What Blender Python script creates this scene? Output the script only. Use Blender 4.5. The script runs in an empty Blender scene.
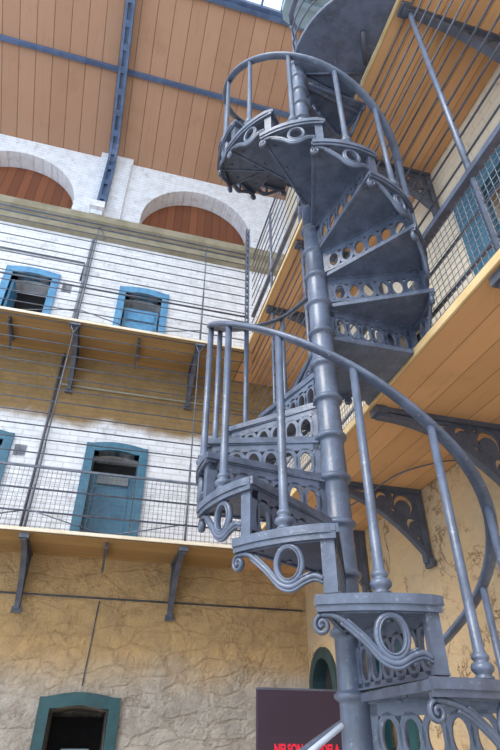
import bpy, bmesh, math, random
from mathutils import Vector, Matrix
random.seed(7)
PI = math.pi
C = bpy.context.scene.collection
sc = bpy.context.scene
R = math.radians

# ------------------------------------------------------------------ camera
cam_d = bpy.data.cameras.new('camera')
cam = bpy.data.objects.new('camera', cam_d); C.objects.link(cam)
PITCH, YAW, ROLL, FPX = R(34.72), R(14.95), R(0.40), 530.2
fw = Vector((math.sin(YAW)*math.cos(PITCH), math.cos(YAW)*math.cos(PITCH), math.sin(PITCH)))
r0 = Vector((math.cos(YAW), -math.sin(YAW), 0)); u0 = r0.cross(fw)
rr = math.cos(ROLL)*r0 + math.sin(ROLL)*u0
uu = -math.sin(ROLL)*r0 + math.cos(ROLL)*u0
M = Matrix((rr, uu, -fw)).transposed().to_4x4(); M.translation = (0, 0, 1.6)
cam.matrix_world = M
cam_d.sensor_fit = 'VERTICAL'; cam_d.sensor_height = 36.0; cam_d.lens = FPX/750*36.0
cam_d.clip_start = 0.05; cam_d.clip_end = 200
sc.camera = cam

# ------------------------------------------------------------------ world, light, exposure
w = bpy.data.worlds.new('world'); sc.world = w; w.use_nodes = True
bg = w.node_tree.nodes['Background']
bg.inputs[0].default_value = (0.76, 0.88, 1.0, 1); bg.inputs[1].default_value = 1.95
sun = bpy.data.lights.new('sun', 'SUN'); sun.energy = 3.4; sun.angle = R(30); sun.color = (1.0, 0.95, 0.86)
so = bpy.data.objects.new('sun', sun); C.objects.link(so)
so.rotation_euler = Vector((-0.85, -0.55, 0.9)).to_track_quat('Z', 'Y').to_euler()
sc.view_settings.view_transform = 'Standard'; sc.view_settings.look = 'None'
sc.view_settings.gamma = 1; sc.view_settings.use_curve_mapping = False
sc.view_settings.exposure = 0.15

# ------------------------------------------------------------------ materials
def srgb(r, g, b):
    f = lambda c: ((c/255)/12.92 if c/255 <= 0.04045 else ((c/255+0.055)/1.055)**2.4)
    return (f(r), f(g), f(b), 1)
class NT:
    def __init__(s, name):
        s.m = bpy.data.materials.new(name); s.m.use_nodes = True
        s.t = s.m.node_tree; s.n = s.t.nodes; s.b = s.n['Principled BSDF']
    def new(s, k, **kw):
        n = s.n.new(k)
        for a, v in kw.items(): setattr(n, a, v)
        return n
    def link(s, a, b): s.t.links.new(a, b)
    def val(s, sock, v):
        if hasattr(v, 'is_output') or hasattr(v, 'links'): s.link(v, sock)
        else: sock.default_value = v
    def pos(s):
        return s.new('ShaderNodeTexCoord').outputs['Object']
    def sep(s, v):
        n = s.new('ShaderNodeSeparateXYZ'); s.link(v, n.inputs[0]); return n.outputs
    def comb(s, x, y, z=0.0):
        n = s.new('ShaderNodeCombineXYZ')
        for i, v in enumerate((x, y, z)): s.val(n.inputs[i], v)
        return n.outputs[0]
    def math(s, op, a, b=0.0, c=0.0):
        n = s.new('ShaderNodeMath', operation=op)
        for i, v in enumerate((a, b, c)): s.val(n.inputs[i], v)
        return n.outputs[0]
    def noise(s, v, scale, detail=4, rough=.55, dist=0.0):
        n = s.new('ShaderNodeTexNoise'); s.link(v, n.inputs['Vector'])
        n.inputs['Scale'].default_value = scale; n.inputs['Detail'].default_value = detail
        n.inputs['Roughness'].default_value = rough; n.inputs['Distortion'].default_value = dist
        return n.outputs['Fac']
    def ramp(s, f, a, b):
        n = s.new('ShaderNodeMapRange'); n.interpolation_type = 'SMOOTHSTEP'
        s.link(f, n.inputs[0]); n.inputs[1].default_value = a; n.inputs[2].default_value = b
        return n.outputs[0]
    def mix(s, f, a, b, mode='MIX'):
        n = s.new('ShaderNodeMix', data_type='RGBA', blend_type=mode)
        s.val(n.inputs[0], f); s.val(n.inputs[6], a); s.val(n.inputs[7], b)
        return n.outputs[2]
    def bump(s, h, strength, dist=.02, prev=None):
        n = s.new('ShaderNodeBump'); n.inputs['Strength'].default_value = strength
        n.inputs['Distance'].default_value = dist; s.link(h, n.inputs['Height'])
        if prev: s.link(prev, n.inputs['Normal'])
        return n.outputs[0]
    def done(s, col=None, rough=.7, nrm=None, metal=0.0, spec=None):
        if col is not None: s.val(s.b.inputs['Base Color'], col)
        s.val(s.b.inputs['Roughness'], rough); s.b.inputs['Metallic'].default_value = metal
        if nrm: s.link(nrm, s.b.inputs['Normal'])
        if spec is not None: s.b.inputs['Specular IOR Level'].default_value = spec
        return s.m

def paint(name, c1, c2, rough=.45, scale=14, bump=.25, wear=None, bs=70):
    n = NT(name); p = n.pos()
    f = n.ramp(n.noise(p, scale, 5, .65), .35, .68)
    col = n.mix(f, srgb(*c1), srgb(*c2))
    if wear:
        g = n.ramp(n.noise(p, 38, 6, .7), .60, .70)
        col = n.mix(n.math('MULTIPLY', g, .45), col, srgb(*wear))
    b = n.bump(n.noise(p, bs, 3), bump, .004)
    return n.done(col, rough, b)

def planks(name, c1, c2, axis, width, groove=.93, rough=.75, gdark=.35, worn=(150, 118, 70)):
    """boards running along the other axis; axis = index across which boards repeat"""
    n = NT(name); p = n.pos(); s = n.sep(p)
    a = n.math('DIVIDE', s[axis], width)
    fr = n.math('FRACT', a); fl = n.math('FLOOR', a)
    wn = n.new('ShaderNodeTexWhiteNoise', noise_dimensions='1D'); n.link(fl, wn.inputs['W'])
    tone = n.mix(wn.outputs['Value'], srgb(*c1), srgb(*c2))
    sc_ = n.new('ShaderNodeMapping'); n.link(p, sc_.inputs[0])
    v = [1.0, 1.0, 1.0]; v[axis] = 9.0; sc_.inputs['Scale'].default_value = v
    grain = n.noise(sc_.outputs[0], 2.2, 6, .65)
    col = n.mix(n.math('MULTIPLY', n.ramp(grain, .52, .80), .55), tone, srgb(*worn))
    stain = n.ramp(n.noise(p, 1.3, 5, .6), .50, .72)
    col = n.mix(n.math('MULTIPLY', stain, .22), col, srgb(110, 78, 45))
    seam = n.math('GREATER_THAN', n.math('ABSOLUTE', n.math('SUBTRACT', fr, .5)), groove/2 + .02)
    col = n.mix(n.math('MULTIPLY', seam, 1-gdark), col, srgb(70, 46, 28))
    h = n.math('SUBTRACT', 1.0, seam)
    b = n.bump(h, .6, .01); b = n.bump(grain, .15, .004, b)
    return n.done(col, rough, b)

def wall_mat(name, ax, marbled=False):
    n = NT(name); p = n.pos(); s = n.sep(p); z = s[2]
    uv = n.comb(s[ax], z)
    big = n.noise(p, 1.6, 6, .6); med = n.noise(p, 6, 6, .62, .4); fine = n.noise(p, 26, 6, .7)
    # coursed rubble under thick limewash on the ground storey
    wv = n.new('ShaderNodeTexVoronoi', feature='DISTANCE_TO_EDGE'); 
    mp = n.new('ShaderNodeMapping'); n.link(p, mp.inputs[0]); mp.inputs['Scale'].default_value = (1.9, 1.9, 4.2)
    dn = n.new('ShaderNodeTexNoise'); n.link(mp.outputs[0], dn.inputs['Vector']); dn.inputs['Scale'].default_value = 2.2; dn.inputs['Detail'].default_value = 5
    dm = n.mix(.22, mp.outputs[0], dn.outputs['Color'], 'LINEAR_LIGHT')
    n.link(dm, wv.inputs['Vector']); wv.inputs['Scale'].default_value = 1.15
    joint = n.ramp(wv.outputs['Distance'], 0.0, .10)
    # brick of the upper storeys
    br = n.new('ShaderNodeTexBrick'); n.link(uv, br.inputs['Vector'])
    br.inputs['Scale'].default_value = 1.0; br.inputs['Brick Width'].default_value = .23
    br.inputs['Row Height'].default_value = .078; br.inputs['Mortar Size'].default_value = .006
    br.inputs['Mortar Smooth'].default_value = .35
    brick_h = n.math('SUBTRACT', 1.0, br.outputs['Fac'])
    zn = n.math('ADD', z, n.math('MULTIPLY', n.math('SUBTRACT', big, .5), .55))
    upper = n.math('GREATER_THAN', z, 3.4)
    ochre = n.mix(n.ramp(med, .35, .7), srgb(198, 164, 118), srgb(178, 148, 110))
    if marbled: ochre = n.mix(n.ramp(big, .35, .65), srgb(202, 172, 134), srgb(186, 164, 136))
    dirty = n.mix(n.ramp(med, .3, .7), srgb(186, 178, 170), srgb(158, 150, 142))
    ground = n.mix(n.ramp(zn, 1.9 if not marbled else .9, 2.5 if not marbled else 1.6), dirty, ochre)  # ochre limewash higher up, with warm reflected light put into its colour
    white = n.mix(n.ramp(med, .3, .75), srgb(232, 234, 243), srgb(212, 213, 220))
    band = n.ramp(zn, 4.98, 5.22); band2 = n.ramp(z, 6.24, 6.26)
    och2 = n.mix(n.ramp(med, .3, .7), srgb(150, 122, 84), srgb(134, 108, 72))  # ochre band below the upper walkway, warm bounced light painted into it
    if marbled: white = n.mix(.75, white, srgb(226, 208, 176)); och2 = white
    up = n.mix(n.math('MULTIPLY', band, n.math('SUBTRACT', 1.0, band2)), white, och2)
    stain = n.ramp(n.noise(p, 5.5, 7, .75), .54, .70)
    up = n.mix(n.math('MULTIPLY', stain, .42), up, srgb(130, 125, 125))
    up = n.mix(n.math('MULTIPLY', br.outputs['Fac'], .22), up, srgb(150, 140, 130))
    vein = n.math('SUBTRACT', 1.0, n.ramp(n.math('ABSOLUTE', n.math('SUBTRACT', n.noise(p, 2.6, 6, .66, .45), .5)), 0.0, .026))
    vmask = n.ramp(n.noise(p, 2.1, 4), .42, .60)
    ground = n.mix(n.math('MULTIPLY', n.math('MULTIPLY', vein, vmask), .85 if marbled else .38), ground, srgb(104, 78, 54))
    ground = n.mix(n.math('MULTIPLY', n.math('SUBTRACT', 1.0, joint), .16 if not marbled else .08), ground, srgb(130, 100, 68))
    col = n.mix(upper, ground, up)
    hg = n.math('ADD', n.math('MULTIPLY', joint, .22 if not marbled else .10), n.math('ADD', n.math('MULTIPLY', med, .9), n.math('MULTIPLY', fine, .8)))
    hu = n.math('ADD', n.math('MULTIPLY', brick_h, .22), n.math('MULTIPLY', med, .25))
    h = n.math('ADD', n.math('MULTIPLY', hg, n.math('SUBTRACT', 1.0, upper)), n.math('MULTIPLY', hu, upper))
    return n.done(col, .92, n.bump(h, .9 if not marbled else .55, .05), spec=.2)

M_iron = paint('painted_cast_iron', (92, 102, 124), (72, 80, 98), .33, 9, .35, wear=(150, 154, 168))
M_iron_d = paint('dark_painted_iron', (84, 88, 102), (66, 70, 82), .5, 9, .35)
M_rod = paint('rail_rod_paint', (96, 104, 120), (74, 80, 94), .4, 9, .2)
M_mesh = paint('wire_mesh_paint', (128, 134, 146), (104, 110, 122), .45, 9, .1)
M_white = paint('ceiling_white_paint', (138, 160, 174), (122, 144, 160), .6, 3, .1)
M_beam = paint('blue_beam_paint', (80, 100, 134), (62, 78, 108), .45, 5, .2, wear=(110, 130, 160))
M_teal = paint('dark_teal_paint', (28, 72, 78), (22, 56, 64), .45, 8, .2, wear=(70, 110, 116))
M_blue2 = paint('mid_blue_door_paint', (62, 112, 138), (48, 94, 120), .45, 7, .2, wear=(120, 168, 186))
M_blue3 = paint('sky_blue_door_paint', (92, 152, 194), (72, 128, 174), .45, 7, .2, wear=(150, 196, 224))
M_green = paint('dark_green_door_paint', (38, 62, 66), (28, 48, 54), .5, 8, .2, wear=(70, 96, 96))
M_dark = paint('dark_cell_shade', (40, 38, 40), (28, 26, 28), .9, 4, .1)  # near-black colour standing for the shade inside open doorways
M_grey = paint('grey_window_pane', (120, 124, 126), (104, 108, 110), .3, 4, .05)
M_floor = None
n_ = NT('stone_floor'); p_ = n_.pos()
brk = n_.new('ShaderNodeTexBrick'); n_.link(p_, brk.inputs['Vector']); brk.inputs['Scale'].default_value = 1
brk.inputs['Brick Width'].default_value = .9; brk.inputs['Row Height'].default_value = .6; brk.inputs['Mortar Size'].default_value = .008
cf = n_.mix(n_.ramp(n_.noise(p_, 3, 6, .6), .35, .7), srgb(198, 190, 178), srgb(170, 162, 150))
cf = n_.mix(brk.outputs['Fac'], cf, srgb(80, 74, 68))
M_floor = n_.done(cf, .8, n_.bump(n_.noise(p_, 20, 5), .3, .01))
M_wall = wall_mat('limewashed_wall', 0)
M_wall_r = wall_mat('marbled_limewashed_wall', 1, True)
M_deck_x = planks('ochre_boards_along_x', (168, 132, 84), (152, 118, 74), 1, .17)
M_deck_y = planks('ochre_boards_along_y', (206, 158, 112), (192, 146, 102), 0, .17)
M_roofw = planks('brown_roof_boards', (164, 126, 102), (156, 118, 94), 0, .28, groove=.92, gdark=.25, worn=(140, 100, 74))
M_archw = planks('brown_arch_boards', (128, 74, 46), (106, 58, 36), 0, .15, groove=.88, gdark=.2, worn=(110, 58, 36))
M_cream = paint('cream_painted_timber', (206, 178, 134), (190, 160, 112), .7, 5, .2, wear=(180, 150, 100))
M_edge = paint('off_white_edge_paint', (220, 208, 190), (204, 190, 168), .7, 5, .2)
M_corn = paint('buff_cornice_paint', (150, 142, 124), (130, 122, 102), .8, 4, .3)
M_panel = paint('aubergine_board_print', (50, 36, 54), (45, 32, 48), .4, 2, .02)
M_red = paint('red_lettering', (226, 30, 62), (216, 26, 56), .5, 2, .02)
M_steel = paint('brushed_steel', (196, 206, 224), (180, 190, 210), .3, 8, .05)
n_ = NT('window_glass'); tr = n_.new('ShaderNodeBsdfTransparent'); gl = n_.new('ShaderNodeBsdfGlossy')
tr.inputs[0].default_value = (.93, .96, .97, 1); gl.inputs['Roughness'].default_value = .05
mx = n_.new('ShaderNodeMixShader'); mx.inputs[0].default_value = .08
n_.link(tr.outputs[0], mx.inputs[1]); n_.link(gl.outputs[0], mx.inputs[2])
n_.link(mx.outputs[0], n_.n['Material Output'].inputs[0]); M_glass = n_.m

# ------------------------------------------------------------------ mesh helpers
class MB:
    def __init__(s): s.v = []; s.f = []; s.sm = []
    def add(s, vs, fs, smooth=False):
        o = len(s.v); s.v += [Vector(v) for v in vs]; s.f += [[i+o for i in f] for f in fs]; s.sm += [smooth]*len(fs)
        return s
    def box(s, a, b):
        (x0, y0, z0), (x1, y1, z1) = a, b
        return s.add([(x0,y0,z0),(x1,y0,z0),(x1,y1,z0),(x0,y1,z0),(x0,y0,z1),(x1,y0,z1),(x1,y1,z1),(x0,y1,z1)],
              [(0,3,2,1),(4,5,6,7),(0,1,5,4),(1,2,6,5),(2,3,7,6),(3,0,4,7)])
    def prism(s, poly, off, smooth=False):
        """poly: list of 3D points (planar), off: extrusion vector"""
        n = len(poly); off = Vector(off); a = [Vector(p) for p in poly]
        nr = Vector((0, 0, 0))
        for i in range(n): nr += a[i].cross(a[(i+1) % n])
        if nr.dot(off) > 0: a.reverse()
        s.add(a + [p+off for p in a], [list(range(n)), list(range(2*n-1, n-1, -1))] )
        o = len(s.v) - 2*n
        for i in range(n):
            j = (i+1) % n; s.f.append([o+j, o+i, o+n+i, o+n+j]); s.sm.append(smooth)
        return s
    def sweep(s, path, prof, up=Vector((0, 0, 1)), closed=False, ups=None, smooth=True):
        """profile points (side, up) swept along path"""
        path = [Vector(p) for p in path]; n = len(path); m = len(prof); vs = []
        for i, p in enumerate(path):
            if closed: t = path[(i+1) % n] - path[i-1]
            else: t = path[min(i+1, n-1)] - path[max(i-1, 0)]
            t.normalize(); u_ = ups[i] if ups else up
            side = t.cross(u_)
            if side.length < 1e-4: side = t.cross(Vector((1, 0, 0)) if abs(t.x) < .9 else Vector((0, 1, 0)))
            side.normalize(); u2 = side.cross(t).normalized()
            vs += [p + side*a + u2*b for a, b in prof]
        fs = []
        for i in range(n if closed else n-1):
            i2 = (i+1) % n
            for j in range(m):
                k = (j+1) % m; fs.append([i*m+j, i*m+k, i2*m+k, i2*m+j])
        if not closed: fs += [list(range(m-1, -1, -1)), [(n-1)*m+j for j in range(m)]]
        return s.add(vs, fs, smooth)
    def tube(s, path, r, n=8, **k):
        return s.sweep(path, [(r*math.cos(2*PI*j/n), r*math.sin(2*PI*j/n)) for j in range(n)], **k)
    def lathe(s, prof, c=(0, 0, 0), n=20):
        """profile of (r, z)"""
        c = Vector(c); m = len(prof); vs = []
        for i in range(n):
            a = 2*PI*i/n
            vs += [c + Vector((r*math.cos(a), r*math.sin(a), z)) for r, z in prof]
        fs = []
        for i in range(n):
            i2 = (i+1) % n
            for j in range(m-1): fs.append([i*m+j, i2*m+j, i2*m+j+1, i*m+j+1])
        s.add(vs, fs, True)
        o = len(s.v) - n*m
        s.f.append([o+i*m for i in range(n-1, -1, -1)]); s.f.append([o+i*m+m-1 for i in range(n)]); s.sm += [False, False]
        return s
    def mesh(s, name):
        me = bpy.data.meshes.new(name); me.from_pydata([tuple(v) for v in s.v], [], s.f)
        me.polygons.foreach_set('use_smooth', s.sm); 
        bm = bmesh.new(); bm.from_mesh(me); bmesh.ops.recalc_face_normals(bm, faces=bm.faces)
        bm.to_mesh(me); bm.free(); me.update(); return me
    def build(s, name, mat, parent=None, bevel=0):
        me = s.mesh(name); me.materials.append(mat)
        return link(name, me, parent, bevel)
def link(name, me, parent=None, bevel=0, loc=None, rz=None):
    o = bpy.data.objects.new(name, me); C.objects.link(o)
    if parent: o.parent = parent
    if loc is not None: o.location = loc
    if rz is not None: o.rotation_euler = (0, 0, rz)
    if bevel:
        b = o.modifiers.new('bevel', 'BEVEL'); b.width = bevel; b.segments = 2; b.limit_method = 'ANGLE'; b.angle_limit = R(50)
    return o
def tag(o, label=None, cat=None, group=None, kind=None):
    if label: o['label'] = label
    if cat: o['category'] = cat
    if group: o['group'] = group
    if kind: o['kind'] = kind
    return o
def empty(name, loc, label, cat, group=None):
    o = bpy.data.objects.new(name, None); C.objects.link(o); o.location = loc
    o.empty_display_size = .1
    return tag(o, label, cat, group)
def structure(o, label, cat): return tag(o, label, cat, kind='structure')

# ------------------------------------------------------------------ key dimensions
FZ = -0.124                    # ground floor
G2U, G2T = 3.362, 3.409        # second storey walkway, underside / top
G3U, G3T = 6.170, 6.220        # third storey walkway
EX, EY = 1.50, 5.81            # inner edges of the walkways (right, far)
WX, WY = 2.50, 6.60            # wall faces
XL = -6.5; YN = -3.0

# ------------------------------------------------------------------ setting
f = MB().box((XL, YN, FZ-.2), (3.6, 7.9, FZ)).build('floor', M_floor); structure(f, 'grey stone flagged ground floor of the hall', 'floor')

def boolean(obj, cutters):
    for c in cutters:
        md = obj.modifiers.new('cut', 'BOOLEAN'); md.object = c; md.operation = 'DIFFERENCE'; md.solver = 'EXACT'
    dg = bpy.context.evaluated_depsgraph_get()
    me = bpy.data.meshes.new_from_object(obj.evaluated_get(dg)); obj.modifiers.clear(); old = obj.data; obj.data = me
    for c in cutters: bpy.data.objects.remove(c)
def door_outline(x0, x1, zb, zt, camber=.05, n=8):
    """camber-headed outline in XZ"""
    pts = [(x0, zb), (x0, zt), (x0+.06, zt)]
    for i in range(1, n):
        t = i/n; pts.append((x0+.06+(x1-x0-.12)*t, zt+camber*math.sin(PI*t)))
    return pts + [(x1-.06, zt), (x1, zt), (x1, zb)]
DOORS = [(-.01, FZ, 1.97, M_teal), (-.05, G2T, 4.83, M_blue2), (-1.75, G2T, 4.83, M_blue2), (-.03, G3T, 7.66, M_blue3), (-1.75, G3T, 7.66, M_blue3),
         (-3.46, G2T, 4.83, M_blue2), (-3.46, G3T, 7.66, M_blue3)]
ARCH = [(.72, 9.42, 1.04), (-2.54, 9.42, 1.04), (-5.8, 9.42, 1.04)]
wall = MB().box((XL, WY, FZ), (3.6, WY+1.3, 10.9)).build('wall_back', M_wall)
cuts = []
for x, zb, zt, m in DOORS:
    o = door_outline(x-.29, x+.29, zb, zt-.10, .03)
    cuts.append(MB().prism([(a, WY-.3, b) for a, b in o], (0, 1.35 if zb < 0 else .75, 0)).build('c', M_wall))
for x, z, r in ARCH:
    o = [(x-r, 8.99)] + [(x-r*math.cos(PI*i/24), z+r*1.04*math.sin(PI*i/24)) for i in range(25)] + [(x+r, 8.99)]
    cuts.append(MB().prism([(a, WY-.3, b) for a, b in o], (0, .3+.42, 0)).build('c', M_wall))
for x, z in ((-1.24, 4.62), (-1.22, 7.42)):
    cuts.append(MB().box((x-.075, WY-.2, z-.08), (x+.075, WY+.22, z+.08)).build('c', M_wall))
boolean(wall, cuts); structure(wall, 'limewashed stone and brick far wall with cell doors and arches', 'wall')

rw = MB().prism([(WX, YN, FZ), (WX, WY, FZ), (WX, WY, 10.9), (WX, .2, 13.85), (WX, YN, 12.4)], (1.1, 0, 0)).build('wall_right', M_wall_r)
RD = [(6.16, FZ, 2.42, .33, True), (4.72, FZ, 2.40, .33, False), (1.80, G2T, 5.35, .42, False), (-.4, G2T, 5.35, .42, False), (3.55, G2T, 5.2, .36, False)]
cuts = []
for y, zb, zt, hw, arched in RD:
    if arched:
        o = [(y-hw, zb)] + [(y-hw*math.cos(PI*i/12), zt-hw+hw*math.sin(PI*i/12)) for i in range(13)] + [(y+hw, zb)]
    else:
        o = [(y-hw, zb), (y-hw, zt), (y+hw, zt), (y+hw, zb)]
    cuts.append(MB().prism([(WX-.3, a, b) for a, b in o], (.75, 0, 0)).build('c', M_wall_r))
boolean(rw, cuts); structure(rw, 'buff limewashed right wall with dark veined cracks', 'wall')

# arch infill boards, hood
for k, (x, z, r) in enumerate(ARCH):
    o = [(x-r+.005, 9.0)] + [(x-(r-.005)*math.cos(PI*i/24), z+(r-.005)*1.04*math.sin(PI*i/24)) for i in range(25)] + [(x+r-.005, 9.0)]
    a = MB().prism([(p, WY+.34, q) for p, q in o], (0, .05, 0)).build('window_%d' % (k+1), M_archw)
    structure(a, ['arched recess closed with brown boards beside the spiral stair', 'arched recess closed with brown boards at the left edge',
                  'arched recess closed with brown boards beyond the left edge'][k], 'window')
# cornice
c = MB()
c.prism([(XL, WY, 8.62), (XL, WY-.10, 8.66), (XL, WY-.12, 8.80), (XL, WY-.22, 8.86), (XL, WY-.24, 8.98), (XL, WY, 8.99)], (WX-XL, 0, 0))
c.build('trim_1', M_corn); structure(bpy.data.objects['trim_1'], 'buff moulded cornice under the arches of the far wall', 'cornice')
pl = MB().box((-1.22, WY-.07, 8.99), (-.66, WY, 10.93)); pl.box((-1.24, WY-.085, 10.80), (-.64, WY, 10.95))
structure(pl.build('trim_2', M_wall), 'whitewashed brick pilaster between the arches', 'pilaster')

# boarded roof slope rising towards the camera
TAN = math.tan(R(25)); RZ0 = 10.9
rz = lambda y: RZ0+(WY+.02-y)*TAN
YS, YR = 3.83, .2              # foot of the skylight, ridge
rf = MB().prism([(XL, WY+1.3, rz(WY+1.3)), (XL, YS, rz(YS)), (XL, YS, rz(YS)+.12), (XL, WY+1.3, rz(WY+1.3)+.12)], (3.6-XL, 0, 0)).build('ceiling', M_roofw)
structure(rf, 'sloping brown boarded roof above the far wall', 'ceiling')
sk = MB()
for i in range(28):
    x = XL+.1+i*.36
    sk.prism([(x, YS, rz(YS)), (x, YR, rz(YR)), (x, YR, rz(YR)+.07), (x, YS, rz(YS)+.07)], (.035, 0, 0))
for t in (0, .5, 1):
    yy = YS+(YR-YS)*t; zz = rz(yy)
    sk.box((XL, yy-.05, zz-.03), (3.6, yy+.04, zz+.06))
sko = structure(sk.build('window_4', M_beam), 'glazed roof light with dark blue glazing bars', 'skylight')
MB().prism([(XL, YS, rz(YS)+.03), (XL, YR, rz(YR)+.03), (XL, YR, rz(YR)+.036), (XL, YS, rz(YS)+.036)], (3.6-XL, 0, 0)).build('pane', M_glass, sko)
for k, y in enumerate((5.17, 3.88)):
    z = rz(y)
    o = MB().box((XL, y-.03, z-.07), (3.5, y+.03, z-.004)).box((XL, y-.036, z-.085), (3.5, y+.036, z-.07))
    tag(o.build('roof_purlin', M_beam), ['lower blue iron purlin running level across the brown roof boards', 'upper blue iron purlin at the foot of the skylight'][k], 'purlin', 'roof purlins')
bm_ = empty('roof_truss', (-1.03, 6.4, 9.29), 'long blue riveted iron roof rib rising from a corbel between arches', 'beam')
def local(o, root): o.location = -root.location; return o
def rib_pts(off):
    p = [(WY-.08-off, 9.29), (WY-.08-off, 10.62-off*.3)]
    for k in range(0, 14):
        y = 6.25-k*.32; p.append((y-.35*off, rz(y)-.09-off*.93))
    return p
def strip(xa, xb, o0, o1):
    a, c = rib_pts(o0), rib_pts(o1); b = MB()
    for k in range(len(a)-1):
        q = [(xa, *a[k]), (xa, *a[k+1]), (xa, *c[k+1]), (xa, *c[k])]
        b.prism(q, (xb-xa, 0, 0))
    return b
for xa in (-1.09, -.98):
    local(strip(xa, xa+.045, 0, .14).build('flange', M_beam, bm_), bm_)
local(strip(-1.045, -.98, .0, .09).build('web', M_beam, bm_), bm_)
lc = MB(); P_ = rib_pts(.12); Q_ = rib_pts(.135)
for k in range(len(P_)-1):
    for m in range(1 if k else 3):
        t0 = (m+.35)/(1 if k else 3); t1 = t0+(.30 if k else .10)
        f_ = lambda A, t: (-1.046, A[k][0]+(A[k+1][0]-A[k][0])*t, A[k][1]+(A[k+1][1]-A[k][1])*t)
        lc.prism([f_(P_, t0), f_(P_, t1), f_(Q_, t1), f_(Q_, t0)], (.067, 0, 0))
local(lc.build('lacing', M_beam, bm_), bm_)['kind'] = 'stuff'
cb = MB().box((-1.17, WY-.30, 9.12), (-.93, WY-.07, 9.28)).box((-1.15, WY-.22, 9.02), (-.95, WY-.07, 9.12)).build('corbel', M_wall)
tag(cb, 'whitewashed stone corbel carrying the blue roof rib', 'corbel')

# ------------------------------------------------------------------ doors of the far wall
def far_door(idx, x, zb, zt, m, label, ground):
    r = bpy.data.objects.new('door_%d' % idx, None); C.objects.link(r); r.location = (x, WY, zb); structure(r, label, 'door')
    out = door_outline(-.40, .40, 0, zt-zb, .045); inn = door_outline(-.29, .29, 0, zt-zb-.10, .03)
    b = MB(); n = len(out); yf = -.035
    vs = [(a, yf, z) for a, z in out] + [(a, yf, z) for a, z in inn] + [(a, .0, z) for a, z in out] + [(a, .16, z) for a, z in inn]
    fs = []
    for i in range(n-1):
        fs += [(i, i+1, n+i+1, n+i), (i, 2*n+i, 2*n+i+1, i+1), (n+i, n+i+1, 3*n+i+1, 3*n+i)]
    b.add(vs, fs); b.build('door_frame', m, r)
    h = zt-zb
    if ground:
        MB().box((-.285, .95, .003), (.285, 1.0, h-.14)).build('door_leaf_or_shade', M_dark, r)  # dark sheet at the back, painted as the unlit depth of the doorway
        g = MB().box((-.12, .30, 0.9), (.16, .33, 1.66)).box((-.02, .31, .0), (.06, .33, .9)).build('notice', M_white, r); g['label'] = 'white notice panel in the doorway'
    elif idx in (2, 3, 6):
        l = MB().box((-.285, .22, .003), (.285, .27, h-.32)); 
        for zz in (.1, .52): l.box((-.22, .205, zz), (.22, .22, zz+.36))
        l.build('door_leaf_or_shade', m, r, .004)
        MB().box((-.20, .19, h-.46), (.20, .215, h-.34)).build('pane', M_grey, r)
        MB().box((-.285, .32, h-.32), (.285, .36, h-.12)).build('shade_panel', M_dark, r)  # shadow at the door head put in as a dark sheet
    elif idx == 4:
        l = MB().box((-.27, .10, .003), (.27, .15, 1.12))
        for zz in (.10, .36, .62, .88): l.box((-.22, .08, zz), (.22, .10, zz+.17))
        l.build('door_leaf_or_shade', m, r, .004)
        MB().box((-.285, .38, .003), (.285, .42, h-.12)).build('shade_panel', M_dark, r)
    else:
        l = MB().box((-.285, .05, .003), (-.245, .50, h-.2)); l.box((.0, .25, .003), (.05, .30, .55)).box((-.28, .25, .50), (.285, .30, .54)); l.box((.10, .24, .003), (.26, .29, .42))
        l.build('door_leaf_or_shade', m, r, .003)
        MB().box((-.285, .44, .003), (.285, .448, h-.12)).build('shade_panel', M_dark, r)
    return r
DL = ['teal framed dark doorway at ground level under the lower walkway', 'mid blue door with a small pane, behind mesh on the lower walkway',
      'mid blue door cut by the left edge on the lower walkway', 'bright blue framed opening with a low blue gate on the upper walkway',
      'bright blue framed dark doorway near the left edge on the upper walkway', 'mid blue door beyond the left edge on lower walkway', 'bright blue door beyond the left edge on upper walkway']
for i, (x, zb, zt, m) in enumerate(DOORS): far_door(i+1, x, zb, zt, m, DL[i], i == 0)

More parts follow.
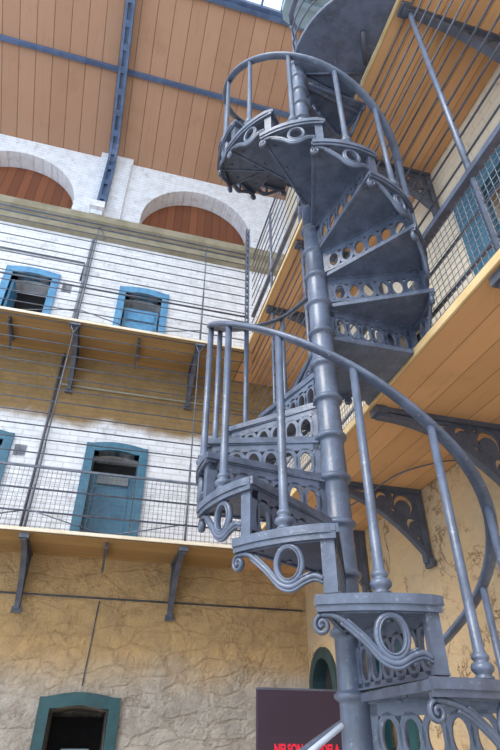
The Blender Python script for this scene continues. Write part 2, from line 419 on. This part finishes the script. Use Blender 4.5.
# doors of the right wall
RL = ['dark green arched door frame with blue bars in the ground corner', 'teal ground floor door seen through the stair risers',
      'wide blue framed dark doorway on the lower right walkway behind mesh', 'dark doorway on the lower right walkway near the frame edge', 'dark doorway on the lower right walkway behind the stair']
for k, (y, zb, zt, hw, arched) in enumerate(RD):
    r = bpy.data.objects.new('door_%d' % (8+k), None); C.objects.link(r); r.location = (WX, y, zb); structure(r, RL[k], 'door')
    h = zt-zb; fwid = .10
    if arched:
        arc = lambda q: [(-q, 0)] + [(-q*math.cos(PI*i/12), h-hw+q*math.sin(PI*i/12)) for i in range(13)] + [(q, 0)]
    else: arc = lambda q: [(-q, 0), (-q, h+(q-hw)), (q, h+(q-hw)), (q, 0)]
    out, inn = arc(hw+(.06 if k != 2 else .20)), arc(hw-.05); n = len(out)
    b = MB(); vs = [(-.03, a, z) for a, z in out] + [(-.03, a, z) for a, z in inn] + [(0, a, z) for a, z in out] + [(.12, a, z) for a, z in inn]
    fs = []
    for i in range(n-1): fs += [(i, i+1, n+i+1, n+i), (i, 2*n+i, 2*n+i+1, i+1), (n+i, n+i+1, 3*n+i+1, 3*n+i)]
    b.add(vs, fs); fm = M_green if arched else M_teal if zb < 0 else M_iron_d if k != 2 else M_blue2
    b.build('door_frame', fm, r)
    hh = h-.02 if not arched else h-hw
    if arched:
        MB().prism([(.122, a*(hw-.052)/(hw-.004), z+.003) for a, z in arc(hw-.004)], (.02, 0, 0)).build('shade_panel', M_dark, r)
    else: MB().box((.36, -hw+.005, .003), (.40, hw-.005, h-.01)).build('shade_panel', M_dark, r)
    if k < 2:
        bb = MB()
        for i in range(6):
            yy = -hw+.11+i*(2*hw-.22)/5; bb.box(((.085 if arched else .16), yy-.014, .003), ((.11 if arched else .19), yy+.014, hh-.02))
        bb.build('bars', M_beam, r)

# ------------------------------------------------------------------ walkways
def bracket_mesh(L, D, heavy=True):
    """cast bracket in local X (0 = edge of walkway, L = wall), z down to -D"""
    b = MB(); t = .022 if heavy else .010
    b.box((0, -t*1.6, -.035), (L, t*1.6, 0))
    prof = []
    n = 16
    def low(x): return -.05-(D-.09)*(max(0, x)/L)**2.3
    pts = [(L*i/n, low(L*i/n)) for i in range(n+1)]
    lower = [(x, 0, z) for x, z in pts]
    b.sweep(lower, [(-t*1.3, -.022), (t*1.3, -.022), (t*1.3, .012), (-t*1.3, .012)], up=Vector((0, 0, 1)), smooth=False)
    if heavy:
        b.box((L-.055, -t*1.2, -D), (L, t*1.2, 0)); b.box((L-.03, -.05, -D-.03), (L, .05, -D+.03))
        def scroll(cx, cz, r, a0, turns, sgn):
            p = []
            for i in range(22):
                s_ = i/21; a = a0+sgn*turns*2*PI*s_; q = r*(1-.78*s_)
                p.append((cx+q*math.cos(a), 0, cz+q*math.sin(a)))
            b.tube(p, .013, 6, up=Vector((0, 1, 0)))
        b.box((-.02, -.05, -.05), (.05, .05, .0))
    me = b.mesh('bracket'); me.materials.append(M_iron_d)
    if heavy:
        # solid web with pierced scroll openings
        up = [(0, -.02)] + [(L*i/12, low(L*i/12)) for i in range(13)] + [(L, -.02)]
        web = MB().prism([(x, -t*.45, z) for x, z in up], (0, t*.9, 0)).build('web', M_iron_d)
        def hole(pts):
            return MB().prism([(x, -.1, z) for x, z in pts], (0, .2, 0)).build('c', M_iron_d)
        def ccut(cx, cz, r, w_, a0, a1):
            o = [(cx+r*math.cos(a0+(a1-a0)*i/12), cz+r*math.sin(a0+(a1-a0)*i/12)) for i in range(13)]
            q = [(cx+(r-w_*math.sin(PI*i/12))*math.cos(a0+(a1-a0)*i/12), cz+(r-w_*math.sin(PI*i/12))*math.sin(a0+(a1-a0)*i/12)) for i in range(11, 0, -1)]
            return hole(o+q)
        cs = [ccut(L-.17, -.145, .085, .045, -PI*.35, PI*1.15), ccut(L-.36, -.10, .052, .03, -PI*.1, PI*1.2), ccut(L-.115, -.30, .05, .03, PI*.1, PI*1.5),
              hole([(L-.66, -.050), (L-.44, -.050), (L-.50, -.075)]), hole([(L-.275, -.05), (L-.235, -.05), (L-.26, -.09)]),
              hole([(L-.10, -.38), (L-.065, -.40), (L-.07, -.45)]), hole([(L-.30, -.16), (L-.26, -.18), (L-.24, -.23), (L-.28, -.20)])]
        boolean(web, cs)
        bmm = bmesh.new(); bmm.from_mesh(me); bmm.from_mesh(web.data); bmm.to_mesh(me); bmm.free(); bpy.data.objects.remove(web)
    return me
BR_F = bracket_mesh(WY-EY-.046, .60); BR_FT = bracket_mesh(.5, .22, False); BR_R = bracket_mesh(WX-EX-.046, .60)
def far_walk(zu, zt, label):
    r = empty('gallery_walkway', (0, EY, zu), label, 'walkway', 'far wall walkways')
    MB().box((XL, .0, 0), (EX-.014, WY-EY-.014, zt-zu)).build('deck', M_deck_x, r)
    e = MB().box((XL, -.012, .012), (EX-.014, -.0, zt-zu+.002)).build('edge_board', M_edge, r, .004)
    for x in (-5.8, -4.15, -2.5, -.83, .82): link('bracket', BR_F, r, loc=(x, .03, -.001), rz=PI/2)
    for x in (-4.97, -3.3, -1.68, .0): link('bracket', BR_FT, r, loc=(x, .10, -.001), rz=PI/2)
def right_walk(zu, zt, label):
    r = empty('gallery_walkway', (EX, 0, zu), label, 'walkway', 'right wall walkways')
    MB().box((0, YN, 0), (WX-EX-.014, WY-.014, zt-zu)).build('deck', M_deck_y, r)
    MB().box((-.018, YN, -.002), (0, EY-.03, zt-zu+.002)).build('edge_board', M_cream, r, .004)
    for y in (-2.2, -1.0, .2, 1.36, 2.60, 3.74, 4.85): link('bracket', BR_R, r, loc=(.03, y, -.001), rz=0)
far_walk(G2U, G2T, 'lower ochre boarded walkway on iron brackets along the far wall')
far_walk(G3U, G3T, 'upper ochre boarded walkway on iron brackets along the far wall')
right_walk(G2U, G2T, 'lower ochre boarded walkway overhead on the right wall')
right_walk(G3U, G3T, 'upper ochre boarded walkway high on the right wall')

# ------------------------------------------------------------------ railings
def railing(axis, zt, top, mesh_h, label, posts, ties, a0, a1, skip=None):
    """axis 'x' runs along the far edge, 'y' along the right edge. skip=(b0,b1) opening for the stair"""
    org = (0, EY+.04, zt) if axis == 'x' else (EX+.085, 0, zt)
    r = empty('gallery_railing', org, label, 'railing', 'gallery railings')
    P = (lambda a, z, o=0: (a, o, z)) if axis == 'x' else (lambda a, z, o=0: (o, a, z))
    segs = [(a0, a1)] if not skip else [(a0, skip[0]), (skip[1], a1)]
    z = .17; k = 0
    while z < top:
        if z > .74 or not mesh_h:
            for s0, s1 in (segs if skip and z < 1.75 else [(a0, a1)]):
                MB().tube([P(s0, z), P(s1, z)], .0075, 6).build('rod', M_rod, r)
        z += .172
    if mesh_h:
        for z in (.19, .44):
            for s0, s1 in segs: MB().tube([P(s0, z), P(s1, z)], .011, 6).build('rod', M_rod, r)
        for s0, s1 in segs:
            tr_ = MB()
            if axis == 'x': tr_.box((s0, -.012, .68), (s1, .012, .705))
            else: tr_.box((-.045, s0, .66), (.012, s1, .70))
            tr_.build('top_rail', M_rod if axis == 'x' else M_iron, r)
            m = MB(); sp = .043 if axis == 'y' else .050; a = s0
            while a < s1:
                wv = .0024 if axis == 'y' else .0042
                p, q = P(a-wv/2, .0, -.008), P(a+wv/2, .68, -.004)
                m.box([min(i, j) for i, j in zip(p, q)], [max(i, j) for i, j in zip(p, q)]); a += sp
            z = .03
            while z < .68:
                p, q = P(s0, z-.0012, -.0115), P(s1, z+.0012, -.008)
                m.box([min(i, j) for i, j in zip(p, q)], [max(i, j) for i, j in zip(p, q)]); z += sp
            m.build('wire_mesh', M_mesh if axis == 'y' else M_iron_d, r)
    for a in posts:
        MB().tube([P(a, 0), P(a, top)], .019 if axis == 'y' else .016, 10).lathe([(.028, 0), (.028, .03)], P(a, 0)).build('post', M_iron, r)
    for a in ties:
        b = MB().tube([P(a, 0), P(a, .95)], .013, 8).tube([P(a, .95), P(a, top)], .008, 6)
        if axis == 'x' and top > 2.5: b.box((a-.07, -.05, top-.03), (a+.07, .03, top-.005)); b.tube([(a-.05, -.03, top-.03), (a, 0, top-.14), (a+.05, -.03, top-.03)], .009, 6)
        b.build('post', M_rod, r)
        for d in (-1, 1):
            if a0 < a+d*.84 < a1: MB().tube([P(a, .20, -.012), P(a+d*.80, .005, -.012)], .007, 6).build('brace', M_rod, r)
    return r
h2 = G3U-G2T
railing('x', G2T, h2-.01, True, 'railing with wire mesh and level rods on the lower far walkway', [], [-5.8, -4.15, -2.5, -.85, .83], XL, EX)
railing('y', G2T, h2-.01, True, 'railing with wire mesh and level rods on the lower right walkway', [1.36, 3.74, 4.85], [], YN, EY+.03, (2.06, 2.62))
r3 = railing('x', G3T, 1.83, False, 'railing of level rods on the upper far walkway', [], [-5.8, -4.15, -2.5, -.85, .83], XL, EX)
for z in (.62, 1.86, 1.96): MB().tube([(XL, 0, z), (EX, 0, z)], .014, 6).build('rod', M_rod, r3)
for a in (-5.8, -4.15, -2.5, -.85, .83):
    MB().tube([(a, 0, 1.9), (a+.02, .2, 2.05), (a+.04, .62, 2.30)], .011, 6).build('stay', M_rod, r3)
r4 = railing('y', G3T, 1.83, False, 'railing of level rods on the upper right walkway', [3.74, 4.85], [], YN, EY+.03, (1.28, 2.12))
MB().tube([(0, 2.12, 1.86), (0, EY, 1.86)], .014, 6).build('rod', M_rod, r4); MB().box((-.02, 2.12, .60), (.02, EY, .64)).build('top_rail', M_rod, r4)
for z0_, z1_, lab in ((G2T, G3U, 'lattice corner post between the two walkways'), (G3T, 8.75, 'lattice corner post above the upper walkway')):
    b = MB().box((-.028, -.028, 0), (-.012, .028, z1_-z0_)).box((.012, -.028, 0), (.028, .028, z1_-z0_)); z = .05
    while z < z1_-z0_-.1: b.box((-.028, -.02, z), (.028, .02, z+.05)); z += .13
    o = b.build('corner_post', M_iron); o.location = (EX-.005, EY+.0, z0_+.0); tag(o, lab, 'post', 'corner posts')

# ------------------------------------------------------------------ spiral staircase
CX, CY = .942, 2.043
A0 = math.atan2(-CY, -CX)
STEP, OV = 27.42, 6.92
RISE, Z0 = .20777, 4.23984
TR, FR, BR_, HR = .622, .600, .592, .812
W = STEP+OV
zt = lambda i: Z0-RISE*i
def tback(i):
    if i <= 4:
        t = 113.76-(4-i)*STEP
        return t
    if i > 12: return tback(12)+(i-12)*35.0
    return -28.56-W+(i-9)*STEP
stair = empty('spiral_staircase', (CX, CY, FZ), 'blue-grey cast iron spiral staircase with pierced risers, rising around a ringed column', 'staircase')
def sz(z): return z-FZ

# column with a collar at each step
lv = sorted([zt(i) for i in range(-10, 21)])
prof = [(.085, 0), (.085, .03), (.068, .05)]
for z in lv:
    z = sz(z)
    if z < .1: continue
    prof += [(.0560, z-.040), (.0575, z-.026), (.068, z-.022), (.074, z-.012), (.072, z-.002), (.062, z+.004), (.0585, z+.012)]
top = prof[-1][1]
prof += [(.055, top+.01), (.028, top+.04), (.024, top+.70), (.034, top+.72), (.038, top+.76), (.026, top+.80), (.006, top+.815)]
MB().lathe(prof, n=28).build('column', M_iron, stair)

def pol(r, a, z=0): return Vector((r*math.cos(R(a)), r*math.sin(R(a)), z))
def ribbon(b, pts, rr_, w1, d1):
    """pts (s, z) along the outer cylinder; s = arc length from back edge"""
    path = [pol(rr_, math.degrees(s/FR), z) for s, z in pts]
    ups = [Vector((p.x, p.y, 0)).normalized() for p in path]
    m = 8; b.sweep(path, [(w1*math.cos(2*PI*j/m), d1*math.sin(2*PI*j/m)) for j in range(m)], ups=ups)
def ring(b, cs, cz, rx, rz, rr_, w1, d1):
    n = 22; path = []
    for i in range(n):
        t = 2*PI*i/n; path.append(pol(rr_, math.degrees((cs+rx*math.cos(t))/FR), cz+rz*math.sin(t)))
    ups = [Vector((p.x, p.y, 0)).normalized() for p in path]; m = 8
    b.sweep(path, [(w1*math.cos(2*PI*j/m), d1*math.sin(2*PI*j/m)) for j in range(m)], ups=ups, closed=True)
def tread_mesh(w):
    b = MB(); n = max(10, int(w/3))
    # plate: inner hub arc -> outer arc
    o = [pol(.055, w*i/4, -.004) for i in range(5)]
    arc = [pol(TR-.006, w*i/n, -.004) for i in range(n, -1, -1)]
    b.prism(o+arc, (0, 0, -.020))
    # rounded nosing along front edge and outer edge; small cornice under it
    pr = [(-.010, -.016), (.004, -.016), (.012, -.008), (.012, .004), (.004, .012), (-.010, .012)]
    fr = [pol(.07, w), pol(TR-.006, w)]
    path = [pol(.075, w*.985, -.012), pol(TR*.5, w, -.012)] + [pol(TR-.012, w*(1-i/n), -.012) for i in range(n+1)]
    b.sweep(path, [(s_, u_) for s_, u_ in pr] if True else pr, smooth=False)
    bk = [pol(.075, .6, -.014), pol(TR-.012, .1, -.014)]
    b.sweep(bk, [(-.008, -.017), (.006, -.017), (.006, .008), (-.008, .008)], smooth=False)
    pr2 = [(-.012, -.014), (.0, -.014), (.006, .0), (.006, .006), (-.012, .006)]
    path = [pol(FR+.002, w*(1-i/n)-1.0*(1-2*i/n)*0, -.032) for i in range(n+1)]
    b.sweep(path, pr2, smooth=False)
    for rr_ in (.18, .36, .52):   # bolt heads under the plate
        for aa in (.12, .88): b.lathe([(.011, -.032), (.011, -.024)], pol(rr_, w*aa), 8)
    return b.mesh('tread')
def riser_mesh(w):
    """pierced panel under the nosing, from hub to outer end; local +X = radial at front edge"""
    b = MB(); H = RISE-.026; a = R(w-1.3); t = .007; L0, L1 = .058, FR-.006
    def T(r, z, d): return Vector((r*math.cos(a)-d*math.sin(a), r*math.sin(a)+d*math.cos(a), z))
    def bx(r0_, r1_, za, zb, tt=t):
        vs = [T(r, z, d) for z in (za, zb) for r, d in ((r0_, -tt), (r1_, -tt), (r1_, tt), (r0_, tt))]
        b.add(vs, [(0,3,2,1),(4,5,6,7),(0,1,5,4),(1,2,6,5),(2,3,7,6),(3,0,4,7)])
    top_, bot = -.024, -RISE+.004
    bx(L0, L1, top_-.046, top_); bx(L0, L1, top_-.010, top_, .013); bx(L0, L1, bot, bot+.020); bx(L0, L0+.030, bot, top_); bx(L1-.034, L1, bot, top_)
    bx(L0, L1, bot, bot+.007, .013)
    za, zb = bot+.012, top_-.040; cz = (za+zb)/2; rz_ = (zb-za)/2; nr = 6; x0 = L0+.026; x1 = L1-.030; pw = (x1-x0)/nr
    N = 20
    for k in range(nr):
        cx = x0+pw*(k+.5); ro = pw/2+.006; ri = pw/2-.013; zo = rz_+.006; zi = rz_-.014
        vs = []; fs = []
        for i in range(N):
            q = 2*PI*i/N; co, si = math.cos(q), math.sin(q)
            vs += [T(cx+ro*co, cz+zo*si, -t), T(cx+ri*co, cz+zi*si, -t), T(cx+ri*co, cz+zi*si, t), T(cx+ro*co, cz+zo*si, t)]
        for i in range(N):
            j = (i+1) % N
            for m in range(4):
                m2 = (m+1) % 4; fs.append((i*4+m, i*4+m2, j*4+m2, j*4+m))
        b.add(vs, fs)
    return b.mesh('riser')
def fascia_mesh(w, post=True):
    b = MB(); S = FR*R(w-1.3)        # arc length back -> front
    # top band
    n = 10
    for r_, za, zb in ((FR-.006, -.050, -.024),):
        path = [pol(r_, w*(i/n)*.985, (za+zb)/2) for i in range(n+1)]
        b.sweep(path, [(-.005, za-(za+zb)/2), (.005, za-(za+zb)/2), (.005, zb-(za+zb)/2), (-.005, zb-(za+zb)/2)], smooth=False)
    # corner post with its moulded face
    a0, a1 = w-1.3-3.4, w-.7
    b.prism([pol(FR-.026, a0, -.024), pol(FR+.002, a0, -.024), pol(FR+.002, a1, -.024), pol(FR-.026, a1, -.024)], (0, 0, -RISE+.030))
    b.prism([pol(FR-.030, a0-.8, -.024), pol(FR+.008, a0-.8, -.024), pol(FR+.008, a1+.8, -.024), pol(FR-.030, a1+.8, -.024)], (0, 0, -.016))
    sp = S-FR*R(3.4)                 # inner face of the post
    L = sp; rc = FR-.004
    ring(b, L*.66, -.108, .044, .056, rc, .009, .011)
    ring(b, L*.66, -.108, .036, .048, rc, .004, .014)
    # long S scroll
    def cr(p, m=7):
        out = []
        for i in range(len(p)-1):
            p0, p1, p2, p3 = p[max(i-1, 0)], p[i], p[i+1], p[min(i+2, len(p)-1)]
            for k in range(m):
                t = k/m
                out.append(tuple(.5*((2*p1[c])+(-p0[c]+p2[c])*t+(2*p0[c]-5*p1[c]+4*p2[c]-p3[c])*t*t+(-p0[c]+3*p1[c]-3*p2[c]+p3[c])*t**3) for c in (0, 1)))
        return out+[p[-1]]
    main = cr([(.012, -.052), (.05, -.056), (L*.27, -.078), (L*.42, -.120), (L*.55, -.163), (L*.68, -.176), (L*.82, -.158), (L*.92, -.150), (L, -.160)])
    ribbon(b, main, rc, .009, .011); ribbon(b, [(s, z-.012) for s, z in main[10:]], rc, .005, .008)
    ribbon(b, [(s, z+.012) for s, z in main[14:-10]], rc, .004, .008)
    # volute at the back end
    sp_ = []
    for i in range(30):
        t = i/29; a = PI/2+2*PI*1.45*t; q = .027*(1-.80*t)
        sp_.append((.012+q*math.cos(a)*.9, -.079+q*math.sin(a)))
    ribbon(b, sp_, rc, .007, .012)
    b.lathe([(.006, -.006), (.006, .006)], pol(rc, math.degrees(.012/FR), -.079), 8)
    return b.mesh('fascia_bracket')
W2 = 35.0+OV
TM, RM, FM = tread_mesh(W), riser_mesh(W), fascia_mesh(W)
TM2, RM2, FM2 = tread_mesh(W2), riser_mesh(W2), fascia_mesh(W2)
for m in (TM, RM, FM, TM2, RM2, FM2): m.materials.append(M_iron)
def put_step(i):
    lo = i >= 12
    t = link('tread', TM2 if lo else TM, stair, loc=(0, 0, sz(zt(i))), rz=A0+R(tback(i)))
    link('riser', RM2 if lo else RM, t); link('fascia_bracket', FM2 if lo else FM, t)
for i in list(range(5, 21))+list(range(-9, 4)): put_step(i)
# landing at the lower walkway
def landing(pts, z, name):
    b = MB().prism([(x-CX, y-CY, -.004) for x, y in pts], (0, 0, -.030))
    pth = [(x-CX, y-CY, -.014) for x, y in pts[1:]]
    b.sweep(pth, [(-.010, -.018), (.008, -.018), (.014, -.008), (.014, .004), (.006, .012), (-.010, .012)], smooth=False)
    o = b.build(name, M_iron, stair); o.location = (0, 0, sz(z)); return o
def wp(r, th): return (CX+r*math.cos(A0+R(th)), CY+r*math.sin(A0+R(th)))
EXX = EX-.022
def at_edge(th):
    a = A0+R(th); k = (EXX-CX)/math.cos(a); return (EXX, CY+k*math.sin(a))
tf4 = tback(5)+OV+7
pts = [wp(.05, 150), wp(.06, 113.76), at_edge(113.76), (EXX, 2.60)]
pts += [wp(.63, t) for t in (162, 170, 178, 186, 194)] + [wp(.62, tf4), wp(.06, tf4)]
l1 = landing(pts, zt(4), 'landing_plate')
l1['label'] = 'large iron landing plate meeting the lower right walkway'
lr = link('riser', RM, l1, rz=A0+R(tf4-W)); link('fascia_bracket', FM, l1, rz=A0+R(tf4-W))
# landing at the upper walkway
back = tback(-9)+OV-.5; ZL = 6.27
arc = [(1.5+.62*math.cos(R(a)), 1.90+.64*math.sin(R(a))) for a in range(176, 271, 8)]
arc = [(min(x, EXX), y) for x, y in arc]
pts = [wp(.05, 60), wp(.05, -10)]+[(x, y) for x, y in arc if x < EXX-.02]+[(EXX, arc[-1][1])]+[at_edge(back)]+[wp(.05, back)]
l2 = landing(pts, ZL, 'landing_plate'); link('riser', RM, l2, rz=A0+R(tback(-9)+OV-W+1.5)); l2['label'] = 'curved iron landing plate at the upper right walkway'
# strengthening rib under the landing
for xy0, xy1, rw_ in (((.06, -.01), (EXX-CX-.01, -.15), .010), ((.39, -.44), (.52, -.22), .020)):
    MB().tube([(xy0[0], xy0[1], -.045), (xy1[0], xy1[1], -.045)], rw_, 8).build('rib', M_iron_d if rw_ > .015 else M_iron, l2)

# balusters and handrail
def baluster_mesh(h):
    p = [(.027, 0), (.028, .006), (.022, .010), (.022, .014), (.031, .022), (.033, .031), (.028, .040), (.019, .045), (.024, .051), (.026, .057), (.021, .065), (.0165, .069), (.0155, .25), (.0150, h)]
    m = MB().lathe(p, n=14).mesh('baluster'); m.materials.append(M_iron); return m
bal_m = baluster_mesh(HR-.006)
bth = lambda i: tback(i)+W/2+1.16 if i <= 12 else tback(12)+W/2+1.16+(i-12)*35.0
def place_bal(i, th=None, z=None, me=None):
    th = bth(i) if th is None else th
    x, y = wp(BR_, th)
    link('baluster', me or bal_m, stair, loc=(x-CX, y-CY, sz(zt(i) if z is None else z)))
for i in list(range(5, 21))+list(range(-9, 3)): place_bal(i)
def rail_path(lo, hi, i0=None):
    keys = [(bth(i), zt(i)+HR) for i in range(hi, lo-1, -1)]
    # unwrap so the angle falls with the climb
    out = []; prev = None
    for th, z in keys:
        if prev is not None:
            while th > prev: th -= 360
        prev = th; out.append((th, z))
    return out
def catmull(k, m=8):
    out = []
    for i in range(len(k)-1):
        p0, p1, p2, p3 = k[max(i-1, 0)], k[i], k[i+1], k[min(i+2, len(k)-1)]
        for j in range(m):
            t = j/m
            out.append(tuple(.5*((2*p1[c])+(-p0[c]+p2[c])*t+(2*p0[c]-5*p1[c]+4*p2[c]-p3[c])*t*t+(-p0[c]+3*p1[c]-3*p2[c]+p3[c])*t**3) for c in range(len(p1))))
    return out+[k[-1]]
RP = [(-.024, -.006), (-.018, -.012), (.018, -.012), (.024, -.006), (.024, .003), (.014, .011), (-.014, .011), (-.024, .003)]
def handrail(keys, tail=()):
    b = MB(); P = [Vector((wp(BR_, th)[0]-CX, wp(BR_, th)[1]-CY, sz(z))) for th, z in catmull(keys)]
    P += [Vector((x-CX, y-CY, sz(z))) for x, y, z in tail]
    b.sweep(P, RP); return b.build('handrail', M_iron, stair)
lowk = rail_path(5, 20)
t0, z0_ = lowk[-1]
lowk += [(t0-22, zt(4)+HR+.02), (t0-44, zt(4)+HR+.03)]
handrail(lowk, [(EX-.10, 2.62, zt(4)+HR-.02), (EX+.03, 2.64, zt(4)+HR-.05)])
upk = rail_path(-9, 2); upk = [(upk[0][0]+9, upk[0][1]-.07)]+upk
handrail(upk)
# guard of the upper landing: handrail and two rods sprung from the column head
for dz, rr_ in ((.80, None), (.52, .008), (.26, .008)):
    P = [Vector((0, 0, sz(ZL+dz)))]+[Vector((x-CX, y-CY, sz(ZL+dz))) for x, y in arc if x < EXX-.01]+[Vector((EX+.04-CX, arc[-1][1]-CY, sz(ZL+dz)))]
    b = MB()
    if rr_: b.tube(P, rr_, 8)
    else: b.sweep(P, RP)
    b.build('landing_rail' if rr_ else 'handrail', M_iron, stair)

# canopy plate above the stair head
cp = MB(); zc = 8.25
cp.prism([(.97, .4, zc), (.97, 2.36, zc), (1.0, 2.43, zc), (1.08, 2.46, zc), (WX, 2.46, zc), (WX, .4, zc)], (0, 0, .12))
co = empty('overhead_platform', (1.7, 1.4, zc), 'pale blue flat platform over the head of the stair, fixed to right wall', 'platform')
local(cp.build('deck', M_white, co), co)
for y in (.8, 1.5, 2.2): local(MB().box((1.10, y, zc-.05), (WX, y+.05, zc)).build('joist', M_white, co), co)
local(MB().lathe([(.07, zc-.03), (.07, zc)], (1.25, 2.1, 0), 14).build('boss', M_iron_d, co), co)

# ------------------------------------------------------------------ small things
bd = empty('information_board', (1.66, 4.5, FZ), 'dark purple freestanding display board with red lettering behind the stair', 'board')
MB().box((-.39, -.02, .45), (.40, .02, 1.935-FZ)).build('panel', M_panel, bd, .002)
MB().box((-.39, -.022, 1.93-FZ), (.40, .022, 1.945-FZ)).build('edge_strip', M_iron_d, bd)
for x in (-.33, .30): MB().box((x, -.02, .0), (x+.04, .02, .46)).box((x, -.2, 0), (x+.04, .2, .03)).build('leg', M_iron_d, bd)
tc = bpy.data.curves.new('txt', 'FONT'); tc.body = 'NELSON MANDELA'; tc.size = .082; tc.extrude = .001; tc.offset = .0032
to = bpy.data.objects.new('txt', tc); C.objects.link(to)
me = bpy.data.meshes.new_from_object(to.evaluated_get(bpy.context.evaluated_depsgraph_get())); bpy.data.objects.remove(to)
xs = [v.co.x for v in me.vertices]; ys = [v.co.y for v in me.vertices]; sx = .51/(max(xs)-min(xs))
for v in me.vertices: v.co = Vector(((v.co.x-min(xs))*sx, -v.co.z, v.co.y))
me.materials.clear(); me.materials.append(M_red)
for p in me.polygons: p.material_index = 0
lt = link('lettering', me, bd, loc=(-.262, -.0215, 1.600-FZ-.066)); lt['label'] = 'red capital lettering'

# bright handrail bar beside the board
hb = empty('barrier_rail', (.70, 1.82, FZ), 'bright steel barrier rail slanting down beside the column foot', 'rail')
MB().tube([(.09, 0, 1.645-FZ), (-.10, 0, 1.53-FZ), (-.62, 0, 1.215-FZ)], .009, 10).build('bar', M_steel, hb)
for x, z in ((-.42, 1.455), (-.60, 1.345)): MB().tube([(x, 0, 0), (x, 0, z)], .012, 10).lathe([(.06, 0), (.06, .012)], (x, 0, 0), 14).build('post', M_steel, hb)

def pipe(name, pts, r, m, label, cat):
    b = MB().tube(pts, r, 8); tag(b.build(name, m), label, cat)
pipe('drain_pipe', [(-1.00, WY-.035, 3.42), (-1.00, WY-.035, 6.16)], .018, M_iron_d, 'thin dark vertical drain pipe between doors under the upper walkway', 'pipe')
pipe('drain_pipe', [(-1.00, WY-.04, 6.24), (-1.00, WY-.04, 8.60)], .026, M_mesh, 'grey vertical pipe above the upper walkway', 'pipe')
pipe('conduit', [(-.95, WY-.02, 5.66), (2.4, WY-.02, 5.66)], .018, M_corn, 'buff conduit running level above the lower walkway doors', 'conduit')
pipe('cable', [(XL, WY-.01, 2.93), (2.45, WY-.01, 2.93)], .010, M_iron_d, 'thin dark cable running level across the ground floor wall', 'cable')
pipe('conduit', [(-2.9, WY-.02, 8.02), (-1.05, WY-.02, 8.02), (-1.05, WY-.02, 7.62)], .014, M_iron_d, 'thin grey conduit above the bright blue doorway', 'conduit')
pipe('cable', [(0.02, WY-.01, 2.90), (-.02, WY-.01, 2.07)], .006, M_iron_d, 'thin dark cable dropping to the teal door head', 'cable')
pipe('hanging_cable', catmull([(1.75, 4.25, 3.34), (1.80, 4.1, 3.22), (1.95, 3.8, 3.24), (2.10, 3.4, 3.32), (2.35, 3.1, 3.33), (2.48, 3.05, 3.30)], 6), .006, M_iron_d, 'loose black cable looping under the lower right walkway', 'cable')
